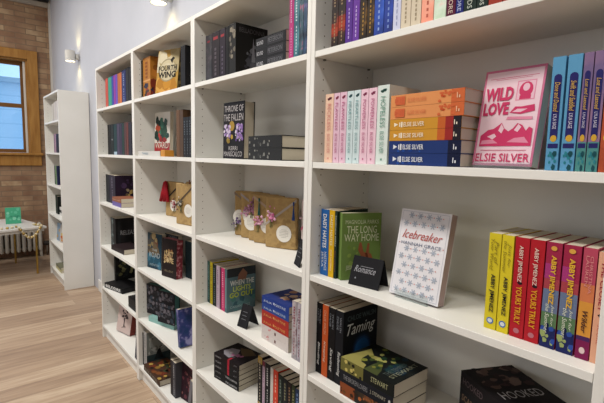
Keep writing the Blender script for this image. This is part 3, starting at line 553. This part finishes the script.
row(.07, z, [
 (257.5, 261.8, .215, .14, '1d1b1c', 'black and gold tall paperback standing next to the red-striped stack', [R(0, .0, 1, .1, 'a88a48'), R(0, .86, 1, 1, 'a88a48'), *cut('a8a090', 7, 1)]),
 (262, 264.4, .205, .14, 'b7a0b0', 'slim lilac paperback after the black and gold one', [R(0, .9, 1, 1, '6c2030'), *cut('7c6478', 7, 2)]),
 (264.6, 269.6, .205, .145, '1c1c1e', 'black paperback with white lettering marks after the slim lilac one', cut('b4b4b4', 8, 3)),
 (269.8, 272.6, .2, .14, 'c9c4bd', 'slim off-white paperback between the black and the vermilion ones', []),
 (272.8, 277.4, .2, .14, 'cf4430', 'vermilion paperback in the lower row beside the slim off-white one', cut('e8b09c', 5, 4)),
 (277.6, 282, .195, .14, '26302c', 'dark green paperback just after the vermilion one', cut('7c8a80', 6, 5)),
 (282.2, 286.6, .192, .14, '23262a', 'charcoal paperback after the dark green one in the lower row', cut('8a8a6c', 6, 6)),
 (286.8, 290.6, .19, .14, '2c2424', 'brownish black paperback after the charcoal one', cut('a07c5c', 6, 7)),
 (290.8, 294.2, .19, .14, '3a4430', 'olive paperback near the end of the lower row', cut('a8a074', 6, 8)),
 (294.4, 298.6, .185, .14, '2c3c5c', 'navy blue paperback at the end of the lower row by the bookcase side', cut('7c98c4', 5, 9))], 'lower row of mixed paperbacks')
# ================================================================ CASE 2 =================
z = LV[0]
row(.045, z, [(140.5, 143.3, .225, .14, '2a241f', 'dark brown paperback in the corner of the top level by the orange one', cut('7c6a50', 7, 1)),
 (143.5, 150.6, .232, .15, 'b0752f', 'orange and navy hardcover beside the cream and gold display book', [R(0, .42, 1, .46, 'd09a60'), *Bl(81, 10, .1, .02, .9, .35, ['2a2c44', '8c3a24', '3a2a2c'], .3, 5), *Da(.5, .92, .35, .65, '8a4a1c', 5, 3)],
  dict(front=[*Bl(82, 16, 0, 0, 1, .4, ['27304c', '7c3424', '3c2a2c', '1f2438'], .16), *Bl(83, 10, 0, .4, 1, 1, ['c07c34', 'a0642c', '8a5424'], .18)], hard=True))], 'orange pair on the top level')
fw = [R(0, 0, 1, 1, 'b8924a'), *Bl(91, 26, 0, .5, 1, 1, ['c8bb98', 'b3a47c', 'd3c9ac', 'a8966a'], .2), *Bl(92, 14, 0, 0, 1, .28, ['c28a34', 'b07a2c', 'd09c4c'], .2), D(.5, .52, .4, .27, '9c9070', 20), D(.5, .52, .36, .24, 'cbbf9e', 20), T('FOURTH', .08, .50, .93, .63, '262220', 0, .03), T('WING', .08, .34, .90, .49, '262220', 0, .04), P([(.6, .75), (.72, .82), (.82, .78), (.74, .74), (.7, .66)], '2c2824')]
book('thick cream and gold display book with black capitals and a small dragon, top level', face(-1.285, .014, z, .05, math.radians(18), math.radians(7)), .05, .225, .165, 'b8924a', front=fw, hard=True, pages=art('8a7a50', '4a4030', None, 30))
book('black hardcover standing behind the cream and gold display book', up(-1.04, .05, z), .05, .21, .15, '1b1a1c', [], [], hard=True)
z = LV[1]
row(.02, z-.0, [], None)
book('white paperback lying flat at the foot of the red and green cover', flat(-1.56, .012, z, .335), .028, .335, .072, 'd5d3ce', [T('THREE', .3, .5, .7, .8, '8aa4b4', 1), R(.0, .0, 1, .0, 'c98a3c')], [])
mb = thing('sticky_note_block', 'small orange block lying beside the flat white book', 'block', Matrix.Translation((-1.215, .012, z+.0005)))
q = MB(); q.box(0, 0, 0, .055, .05, .033, 'd0913c', .001); q.build('pad', mb); q = MB(); q.box(.003, .003, .0332, .052, .047, .0345, 'dba858'); q.build('top_sheet', mb)
wd = [R(0, 0, 1, .3, 'a03034'), D(.5, .57, .34, .22, '2c4a3c', 9), *Bl(101, 22, .12, .32, .88, .82, ['2c4a3c', '1f3630', '3c6a58', '26423c'], .12), *Bl(102, 10, .1, .2, .9, .45, ['8a2c2c', 'b0403c'], .1), *Bl(103, 5, .1, .55, .3, .75, ['a0442c'], .08), T('WARD', .06, .18, .94, .32, 'd6cfc0', 0, .0), T('S.MARSH', .2, .04, .8, .10, 'c9a8a0')]
book('off-white paperback with a dark green plant on red, front to the room', face(max(Xat(154.4, .09, z), -1.565), .09, z, .022, math.radians(8), math.radians(2)), .022, .252, .168, 'd6d2c8', front=wd)
row(.05, z, [(176.6, 179.8, .235, .15, '6a4c34', 'brown tall book standing behind the orange block', []),
 (180, 183.3, .235, .15, '55402f', 'dark brown tall book beside three black spines', []),
 (183.5, 186.1, .195, .13, '222326', 'black paperback touching the dark brown tall book', cut('6a7078', 6, 1)),
 (186.3, 188.7, .195, .13, '222326', 'black paperback in the middle of the three behind the bookcase side', cut('6a7078', 6, 1)),
 (188.9, 191.6, .195, .13, '222326', 'black paperback last before the bookcase side on the second level', cut('6a7078', 6, 1))], 'brown and black spines')
z = LV[2]; ya = math.radians(12)
g1 = gift('kraft-wrapped book with a big red bow, in the second bookcase', -1.452, .13, z, ya, w=.15, h=.205, rib='3a302c', fl=('7a2c38', 'a83c4c', 'c9a0a0'), flower=(.62, .35), sticker=(.55, .32), band=1)
mb = MB(); rd = random.Random(3)
for k in range(7):
    a = .012*(k-3); mb.cyl((.018+a*.3, -.012, .195), (.012+a, -.016, .085+.01*(k % 3)), .007, 'a5202c', .010, n=7)
mb.ball((.02, -.012, .195), .014, 'a5202c'); mb.build('red_bow', g1)
gift('kraft-wrapped book with a silver sprig, in front of the red-bowed one', Xat(176, .06, z), .06, z, ya, w=.15, h=.215, rib='5a4a3c', fl=('8c8a80', 'c9c4b8', '5a5850'), flower=(.3, .5), sticker=(.72, .36), band=1)
gift('kraft-wrapped book with dark red berries mostly behind the others, second bookcase', -1.26, .17, z, ya, w=.15, h=.212, rib='5a4a3c', fl=('7a2c38', '8c3440'), flower=(.5, .92), sticker=(.72, .36), band=2)
z = LV[3]
rb = [*Bl(111, 18, 0, .45, .7, 1, ['8a7a58', 'a8946c', '6a5c48', '4c4a48'], .15), *Bl(112, 16, 0, 0, 1, .4, ['1f3c50', '2c5468', '3f7088'], .15), D(.62, .72, .13, .14, '6c4c3c'), T('THE', .35, .5, .7, .56, 'b0bcc0'), T('ROAD', .15, .32, .9, .46, 'b0bcc0', 0, 0), T('KIERSTEN', .2, .08, .85, .14, '9ab0b8')]
book('blue and tan fantasy paperback, front out, beside the red-edged one', face(-1.562, .055, z, .03, math.radians(14), math.radians(2)), .03, .215, .140, '28404e', front=rb)
eb = [*Bl(121, 22, .15, .35, .85, .7, ['b59a6a', 'd0bc90', '8a6a44', '6a3c2c'], .07), T('LUST', .2, .55, .8, .68, 'c0a87c', 0, .02), T('GONE', .18, .38, .82, .52, 'c0a87c', 0, .02), T('HELL BENT', .2, .14, .8, .19, '8a7c64')]
book('black paperback with red floral page edges, front out in the second bookcase', face(-1.335, .055, z, .042, math.radians(12), math.radians(2)), .042, .217, .138, '241c1c', front=eb, pages=art('6c2830', '8c3c44', 'b8888c', 60))
book('charcoal-teal book hidden behind the one with red floral edges', face(-1.225, .15, z, .035, math.radians(8), 0), .035, .21, .14, '26343a')
book('black paperback partly behind the blue and tan fantasy cover', face(-1.46, .12, z, .03, math.radians(10), math.radians(2)), .03, .218, .14, '1f2124', front=[T('QUEEN', .3, .9, .9, .96, '7a7c80')])
z = LV[4]
tz = z
book('pale turquoise hardcover lying flat under the black lettered books', flat(-1.505, .037, z, .235, math.radians(16)), .032, .235, .15, '8fbab4', [], [], hard=True, pages=mat('9cc4be'))
cl = Bl(131, 60, .04, .04, .96, .96, ['34363c', '44464e', '5c5c64', '2a2c32', '6c6870', '34404c'], .09)
for k, (x, y, lb) in enumerate(((-1.56, .047, 'black collage-print hardcover standing in the corner on the lower level'),)):
    book(lb, face(x, y, tz+.0328, .035, math.radians(20), 0), .035, .185, .14, '232428', front=cl, hard=True, pages=mat('3f6662'))
book('black and violet lettered hardcover standing on the pale turquoise one', face(-1.385, .048, tz+.0328, .042, math.radians(20), 0), .042, .190, .140, '222228', front=cl+[T('ANATHEMA', .1, .72, .9, .8, '77747e', 0), T('KERI', .1, .52, .6, .6, '77747e'), T('LAKE', .2, .3, .8, .38, '77747e')], hard=True, pages=mat('44706c'))
book('navy and violet galaxy paperback leaning at the edge of the lower level', Matrix.Translation((-1.052, .03, z+.004)) @ Matrix.Rotation(math.radians(-8), 4, 'Y'), .026, .2, .12, art('243a66', '3a3f78', '8a88b0', 18))
z = LV[5]
row(.025, z, [(142.2, 144, .21, .14, '26262a', 'charcoal paperback in the corner of the bottom level, second bookcase', cut('77777a', 6, 1)),
 (144.1, 147, .225, .15, 'a8a6a4', 'light grey hardcover with a ringed moon on its dark front, bottom level', cut('6a6a6c', 8, 2), dict(hard=True, front=[R(0, 0, 1, 1, '2c3c40')]+[R(0, .35, 1, 1, '7c8280'), D(.5, .66, .4, .27, '9aa09c', 18), D(.5, .66, .34, .22, '868c8a', 18), *Bl(141, 24, .1, .4, .9, .95, ['a8acaa', '6c7270', '8c9290'], .06), P([(.3, .2), (.7, .2), (.55, .5), (.45, .45)], '1f2426')]))], 'grey pair on the bottom level')
book('multicoloured gold and red hardcover lying flat in front of the moon cover', flat(-1.512, .006, z, .25, math.radians(0)), .036, .25, .145, '4a3428', [T('BOOK OF AZRAEL', .25, .1, .75, .9, '9a9484', 1)], [*Bl(151, 50, .03, .03, .97, .97, ['8a6a34', '6a3424', '3c4430', 'b0924c', '2a2420', '7c4c2c'], .1)], hard=True)
row(.03, z, [(170.6, 172.6, .2, .14, '2a2528', 'blackish paperback after the multicoloured lying one, bottom level', []),
 (172.8, 175.6, .2, .14, '4a4a50', 'slate paperback with lettering marks on the bottom level', cut('a8a8ac', 8, 1))], 'dark pair on the bottom level')
book('dark maroon hardcover with blossoms on its front, bottom level', face(-1.085, .055, z, .03, math.radians(10), math.radians(4)), .03, .205, .14, '33202a', front=Bl(161, 30, .05, .05, .95, .95, ['6a3a44', '4c2a34', '8a5c5c', '2a1820'], .08), hard=True)
book('grey leaning paperback by the bookcase side on the bottom level', Matrix.Translation((-.93, .02, z+.008)) @ Matrix.Rotation(math.radians(12), 4, 'Y'), .028, .2, .13, '77767c', [], [])
# ================================================================ CASE 1 =================
z = LV[0]; g = 'bright spines in the farthest joined bookcase'
row(.05, z, [(106, 108.3, .215, .14, 'c4554a', 'coral red paperback on the top level of the farthest joined bookcase', []),
 (108.7, 112, .215, .14, '3c9484', 'sea green paperback beside the coral red one', []),
 (112.2, 113.8, .215, .14, '3a4ca0', 'slim blue paperback between sea green and violet ones', []),
 (114, 115.9, .215, .14, '8c3c9c', 'violet paperback after the slim blue one', []),
 (116, 117.8, .215, .14, '6a50b4', 'lavender blue paperback after the violet one', []),
 (118, 119.9, .215, .14, 'b0683c', 'rusty orange paperback after the lavender blue one', []),
 (120, 122, .215, .14, 'c4703c', 'pumpkin orange paperback beside the navy one', []),
 (122.2, 126, .22, .14, '2c3468', 'navy paperback beside the charcoal ones on the top level', cut('8a94b8', 6, 2)),
 (126.2, 128.7, .225, .14, '2a292c', 'charcoal paperback next to the navy one on the top level', []),
 (128.9, 131.5, .225, .14, '232225', 'charcoal paperback last before the bookcase side on the top level', [])], g)
z = LV[1]
row(.06, z, [(108.2, 111, .215, .14, '1f1e20', 'black paperback in the corner of the second level, farthest joined bookcase', []),
 (111.2, 114, .215, .14, '1d2426', 'black-blue paperback with a grey mark on the second level', [D(.5, .5, .3, .03, '7a7c80')]),
 (114.2, 117.2, .215, .14, '1f3c40', 'dark teal paperback with a pale blue foot', [R(0, 0, 1, .1, 'a0b4c4')]),
 (117.4, 119.8, .215, .14, '4a4258', 'greyish purple paperback after the one with a pale foot', []),
 (120, 122.2, .215, .14, '3c344a', 'dusky purple paperback before the slim teal one', []),
 (122.4, 124.5, .215, .14, '243c38', 'slim dark teal paperback on the second level', []),
 (124.7, 126.6, .215, .14, '5a3c3a', 'cocoa brown paperback on the second level', []),
 (126.8, 128.6, .215, .14, '6c3a34', 'reddish brown paperback on the second level', []),
 (128.8, 131.9, .215, .14, '2c2830', 'blackish plum paperback last on the second level', [])], 'dim spines in the farthest joined bookcase')
z = LV[2]
row(.045, z, [(106.4, 109.6, .205, .15, '26282c', 'charcoal paperback in the corner by the violet and terracotta lying books', []),
 (109.8, 115.7, .205, .16, '2f2a3a', 'plum book with pale golden figures on its front, farthest joined bookcase', cut('6c6878', 7, 1),
  dict(front=[R(0, 0, 1, 1, '2a1f32'), *Bl(171, 8, .25, .3, .8, .5, ['b0985c', '9a8a6c', '6a5a44'], .08), *Bl(172, 10, .1, .6, .9, .9, ['3c2c4c', '4a3858'], .1)]))], 'dark pair in the farthest joined bookcase')
stack(-2.135, .02, z, [(.030, .20, .12, '7266a4', 'violet paperback lying flat at the bottom, farthest joined bookcase', [], []), (.030, .20, .12, '96604a', 'terracotta paperback lying on the violet one', cut('c09a84', 8, 1), [])], 0, 'violet and terracotta lying pair')
z = LV[3]
book('black book lying flat with dark brown edges on the fourth level', flat(-2.19, .02, z, .24, math.radians(4)), .034, .24, .14, '2a2022', [], [])
row(.06, z, [(111.2, 113.8, .215, .14, art('1c1f20', '3a4446', '6a7a7c', 30), 'black and silver paperback upright in the corner of the fourth level', []),
 (114, 116, .215, .17, '1e1d1f', 'black book with faint white capitals on its front above the dark lying one', [], dict(front=[T('RELEASE', .2, .42, .9, .58, '8f8f92', 0, .02), R(.1, .1, .2, .9, '26282a')]))], 'black pair on the fourth level')
z = LV[4]
book('black hardcover lying flat with large white spine capitals', flat(-2.345, .008, z, .25, math.radians(13)), .038, .25, .16, '19191b', [T('BELODRE', .2, .1, .8, .92, 'd9d9d6', 1, .03)], [], hard=True, pages=mat('2a2a2c'))
book('black display book with a misty golden-green scene on the lettered hardcover', upR(-2.325, .085, z+.0385, .025, math.radians(6)), .025, .19, .15, '1b1b1c', front=[*Bl(181, 26, .1, .15, .9, .75, ['3c4434', '6c6c48', '2c3430', '8a8860', '24282a'], .12), T('BELLE', .2, .78, .8, .86, '77777a')])
stack(-1.83, .02, z, [(.024, .17, .14, '1e1e20', 'black paperback at the bottom of the little stack near the bookcase side', [], []),
 (.024, .165, .14, '1e1e20', 'black paperback in the middle of the little stack near the bookcase side', [], []),
 (.024, .15, .13, '1e1e20', 'black paperback topping the little stack near the bookcase side', [], [])], 0, 'little black stack')
z = LV[5]
book('pale pink book with dark tree print and red page edges on the bottom level', face(-2.21, .045, z, .045, math.radians(14), math.radians(10)), .045, .20, .175, 'cdb9b3', front=[*Bl(191, 20, .3, .5, .75, .85, ['3c3438', '4c4044'], .06), R(.48, .2, .53, .55, '3c3438'), *Bl(192, 6, .3, .15, .7, .3, ['5c4c4c'], .03)], pages=mat('84423c', .6))
book('dark navy paperback leaning at the front of the bottom level', Matrix.Translation((-1.69, .01, z+.008)) @ Matrix.Rotation(math.radians(12), 4, 'Y'), .025, .19, .13, '2c3046', [])
# ================================================================ FAR CASE =================
z = LV[0]; g = 'white spines in the lone bookcase'
def fr_row(z, Y, items, g):
    for x, t, h, c, lb in items: book(lb, up(x, Y, z), t-.001, h, .15, c, [], [], g)
fr_row(LV[0], .05, [(-4.42, .05, .20, 'cfcac4', 'off-white book nearest the brick side in the lone bookcase'), (-4.36, .045, .205, 'b8b0a8', 'greyish book after the off-white one in the lone bookcase'), (-4.31, .05, .21, 'd2ccc6', 'cream white book in the middle of the lone bookcase top row'), (-4.25, .05, .21, 'c9c2c0', 'pearl grey book in the lone bookcase top row'), (-4.19, .05, .215, 'd4cfc9', 'chalk white book in the lone bookcase top row'), (-4.13, .05, .215, 'c6bfbf', 'pale grey-pink book last in the lone bookcase top row')], g)
fr_row(LV[1], .05, [(-4.38, .05, .20, '8a6a80', 'mauve book on the second level of the lone bookcase'), (-4.32, .05, .205, 'b090a0', 'pink-grey book beside the mauve one in the lone bookcase'), (-4.26, .06, .20, '3c3a4c', 'dusky navy book beside the pink-grey one in the lone bookcase'), (-4.19, .07, .20, '26262e', 'near-black book last on the second level of the lone bookcase')], 'mixed books of the lone bookcase, second level')
fr_row(LV[2], .05, [(-4.42, .05, .21, '4a4c54', 'slate grey book on the third level of the lone bookcase'), (-4.36, .05, .21, '7c9c6c', 'sage green book beside the slate grey one'), (-4.30, .05, .21, '2a3050', 'dark blue book beside the sage green one')], 'mixed books of the lone bookcase, third level')
book('red and dark blue front-out book on the third level of the lone bookcase', face(-4.22, .07, LV[2], .03, .2, .06), .03, .2, .18, '2c2c48', front=[R(0, 0, 1, .45, 'a8342c'), *Bl(201, 8, .1, .4, .9, .9, ['5a5878', 'b8b8c4'], .12)])
fr_row(LV[3], .05, [(-4.42, .06, .21, '26382e', 'bottle green book on the fourth level of the lone bookcase'), (-4.35, .06, .2, '1f2422', 'black-green book beside the bottle green one')], 'dark green books of the lone bookcase')
stack(-4.20, .05, LV[3], [(.035, .24, .14, 'd8d6d2', 'white book at the bottom of the black and white pile in the lone bookcase', [], []), (.03, .24, .14, '2c2c30', 'black book in the middle of the black and white pile in the lone bookcase', [], []), (.03, .22, .14, 'dad8d4', 'white book topping the black and white pile in the lone bookcase', [], [])], 0, 'black and white pile')
book('orange and white picture book, front out, low in the lone bookcase', face(-4.33, .06, LV[4], .02, .15, .08), .02, .2, .26, 'c9c4bc', front=[*Bl(211, 16, .2, .05, .95, .6, ['c4682c', 'd08a3c', 'a84c2c', 'd0b040'], .12)])
book('pale blue picture book beside the orange and white one', face(-4.50, .06, LV[4], .02, .1, .08), .02, .2, .15, '8ca4bc', front=[*Bl(212, 6, .2, .05, .95, .6, ['5a7ca0', 'c9a040'], .12)])
stack(-4.42, .03, LV[5], [(.03, .3, .16, 'c4bc8c', 'pale yellow book lying at the bottom of the lone bookcase', [], []), (.025, .28, .15, '7c7c68', 'olive grey book lying on the pale yellow one', [], [])], 0, 'lying pair at the bottom')
# ================================================================ WALL LAMPS =================
WL = emis('lamp_opening', 'fff0c8', 6.)
def sconce(label, x, z):
    r_ = thing('wall_lamp', label, 'wall lamp', Matrix.Translation((x, .2, z)), 'white cylinder wall lamps'); S = mat('dcdad4', .5)
    mb = MB(); mb.cyl((0, 0, -.055), (0, 0, .055), .05, S, n=24, caps=False); mb.cyl((0, 0, .0545), (0, 0, -.0545), .047, S, n=24, caps=False); mb.build('shade', r_)
    mb = MB(); mb.cyl((0, 0, -.048), (0, 0, -.044), .0465, WL, n=24); mb.build('lower_lens', r_)
    mb = MB(); mb.cyl((0, 0, .044), (0, 0, .048), .0465, WL, n=24); mb.build('upper_lens', r_)
    mb = MB(); mb.cyl((0, .05, 0), (0, .0845, 0), .03, S, n=16); mb.build('wall_mount', r_)
    for s in (-1, 1):
        l = bpy.data.lights.new('lamp_beam', 'SPOT'); l.energy = 1.7; l.color = (1, .76, .30); l.spot_size = math.radians(115); l.spot_blend = 1.; l.shadow_soft_size = .04
        o = bpy.data.objects.new('lamp_beam', l); C.objects.link(o); o.parent = r_; o.location = (0, 0, .075*s); o.rotation_euler = (math.radians(20 if s < 0 else 160), 0, 0)
sconce('white cylinder wall lamp glowing above the lone bookcase', -4.18, 2.43)
sconce('white cylinder wall lamp cut by the top border, above the joined bookcases', -1.70, 2.40)
# ================================================================ TABLE, RADIATOR, BEADS =================
TM = Matrix.Translation((-4.53, -.03, 0)) @ Matrix.Rotation(math.radians(12), 4, 'Z')
tb = thing('side_table', 'low white-topped table with thin gold legs in front of the radiator', 'table', TM)
mb = MB(); mb.box(-.88, -1.1, .545, 0, .0, .57, mat('dedcd8', .25), .003); mb.build('table_top', tb)
mb = MB(); mb.box(-.86, -1.08, .515, -.02, -.02, .5448, mat('cfccc6', .4)); mb.build('apron', tb)
mb = MB(); mb.box(-.60, -1.06, .30, -.02, -.04, .312, mat('d8d5d0', .4)); 
for x, y in ((-.15, -.06), (-.84, -.06), (-.15, -1.05), (-.84, -1.05)):
    q = MB(); q.box(x-.009, y-.009, 0, x+.009, y+.009, .5145, GOLD, .002); q.build('leg', tb)
mb.bm.free()
def stacktab(x, y, c, t, lb, dim=(.2, .14)):
    book(lb, TM @ Matrix.Translation((x, y, .5705)) @ Matrix(((0, 0, -1, dim[0]), (0, 1, 0, 0), (1, 0, 0, 0), (0, 0, 0, 1))), t, dim[0], dim[1], c)
stacktab(-.62, -.62, 'd5d2cd', .012, 'thin white booklet lying at the end of the low table')
# green card on the table
gb = thing('green_book', 'mint green book standing upright on the low table', 'book', TM @ Matrix.Translation((-.42, -.27, .5706)) @ Matrix.Rotation(math.radians(78), 4, 'Z') @ Matrix.Rotation(math.radians(-8), 4, 'X'))
mb = MB(); mb.box(0, 0, 0, .15, .018, .19, '4fae88', .001)
decorate(mb, Bl(221, 10, .1, .2, .9, .9, ['6cc4a0', '3c9878', '8ad4b4'], .12)+[T('THE WILD', .2, .4, .8, .5, '2c6a58')], Vector((0, 0, 0)), Vector((1, 0, 0)), Vector((0, 0, 1)), .15, .19, Vector((0, -1, 0))); mb.build('cover', gb)
mb = MB(); mb.box(.002, .002, .001, .1505, .016, .1905, PAGES); mb.build('page_block', gb)
# bead garland lying on the table and hanging over its front edge
bd = thing('bead_garland', 'garland of gold and cream beads looped over the table edge', 'garland', TM @ Matrix.Translation((0, 0, .57)))
pts = []
for k in range(10): pts.append((-.10-.05*math.sin(k*.7), -.72+.05*k, .012))
for k in range(17):
    s = k/16; pts.append((.0175, -.28+.22*s, .012-.12*math.sin(PI*s)+.0))
for k in range(4): pts.append((-.03-.04*k, -.05-.01*k, .012))
for i, q_ in enumerate(pts):
    mb = MB(); mb.ball((0, 0, 0), .0155 if i % 3 else .013, mat('c0a25e', .35, .5) if i % 2 else mat('d9ccab', .4), 2); o = mb.build('bead', bd); o.location = q_
# radiator
rd_ = thing('radiator', 'cast iron white column radiator under the window', 'radiator', Matrix.Translation((RX+.07, -1.15, 0))); RC = mat('c2bcb0', .45)
for k in range(20):
    y = k*.062; mb = MB(); mb.box(-.035, y, .075, .07, y+.042, .46, RC, .016)
    mb.build('column', rd_)
for y in (.01, 1.19):
    mb = MB(); mb.box(-.02, y, 0, .055, y+.03, .09, RC, .006); mb.build('foot', rd_)
mb = MB(); mb.cyl((.017, 0, .12), (.017, 1.22, .12), .016, RC); mb.cyl((.017, 0, .41), (.017, 1.22, .41), .016, RC); mb.build('pipe', rd_)
vb = thing('radiator_valve', 'dark valve knob low on the wall beside the radiator', 'valve', Matrix.Translation((RX+.09, .13, .17)))
mb = MB(); mb.cyl((0, -.04, 0), (0, .03, 0), .03, '3a3430', n=14); mb.build('knob', vb); mb = MB(); mb.cyl((0, 0, -.03), (0, 0, -.17), .012, '6a6054', n=10); mb.build('pipe', vb)
# black cord down the wall to a plug at the skirting
cd = thing('power_cord', 'thin dark cord running down the wall beside the pilaster to a black plug', 'cord', Matrix.Translation((-2.60, .265, 0)))
mb = MB(); mb.cyl((0, 0, .12), (0, 0, 2.0), .003, '4a4844', n=6); mb.build('cable', cd); mb = MB(); mb.box(-.03, -.05, .03, .014, -.004, .12, '1d1c1c', .004); mb.build('plug', cd)
# building outside the window
m, nt, p, N, L = nodes('pale_siding', .8)
tc = N('ShaderNodeTexCoord'); sx = N('ShaderNodeSeparateXYZ'); L(tc.outputs['Object'], sx.inputs[0]); mo = N('ShaderNodeMath', operation='FRACT'); mu = N('ShaderNodeMath', operation='MULTIPLY'); mu.inputs[1].default_value = 2.2; L(sx.outputs['Z'], mu.inputs[0]); L(mu.outputs[0], mo.inputs[0])
r = ramp(N, [(0., '9ab4c8'), (.1, 'b4cada')]); L(mo.outputs[0], r.inputs['Fac']); L(r.outputs[0], p.inputs['Base Color'])
ob = thing('neighbouring_building', 'pale blue-white building seen through the window', 'building', Matrix.Translation((-16, 0, 0)))
q = MB(); q.box(-4, -9, -3, 0, 5, 3.6, m); q.build('facade', ob)
q = MB(); q.box(-.1, -9, 3.6, .25, 5, 3.75, 'a8bccb'); q.build('eaves', ob)
# ================================================================ LIGHT =================
w = bpy.data.worlds.new('sky'); bpy.context.scene.world = w; w.use_nodes = True
w.node_tree.nodes['Background'].inputs[0].default_value = (.50, .74, 1, 1); w.node_tree.nodes['Background'].inputs[1].default_value = 1.6
def area(name, loc, rot, sx, sy, e, c):
    l = bpy.data.lights.new(name, 'AREA'); l.shape = 'RECTANGLE'; l.size = sx; l.size_y = sy; l.energy = e; l.color = c
    o = bpy.data.objects.new(name, l); C.objects.link(o); o.location = loc; o.rotation_euler = rot
for x, e in ((-4.4, 40), (-2.4, 52), (-.6, 52), (1.0, 34)): area('ceiling_light', (x, -1.35, 3.5), (0, 0, 0), .9, .4, e, (1, .955, .89))
for x in (-4., -1.4, 1.2): area('ceiling_light', (x, -3.8, 3.5), (0, 0, 0), 1.2, .5, 14, (1, .96, .90))
area('front_fill', (-1.4, -5.5, 1.8), (math.radians(90), 0, 0), 7, 2.4, 20, (1, .98, .95))  # added soft fill just inside the solid front wall, no window behind it
area('side_window_daylight', (-5.55, -3., 2.), (0, math.radians(-90), 0), 1.4, 2, 45, (.70, .84, 1))
# ================================================================ CAMERA =================
cam = bpy.data.cameras.new('camera'); co = bpy.data.objects.new('camera', cam); C.objects.link(co)
cam.sensor_width = 36; cam.lens = F/604*36; cam.clip_start = .02
mw = Matrix((( CR.x, CU.x, -_f.x, CAM.x), (CR.y, CU.y, -_f.y, CAM.y), (CR.z, CU.z, -_f.z, CAM.z), (0, 0, 0, 1)))
co.matrix_world = mw
S = bpy.context.scene; S.camera = co
S.view_settings.view_transform = 'Standard'; S.view_settings.look = 'None'; S.view_settings.exposure = 0; S.view_settings.gamma = 1; S.view_settings.use_curve_mapping = False
S.cycles.use_denoising = True
S.cycles.max_bounces = 8; S.cycles.diffuse_bounces = 5
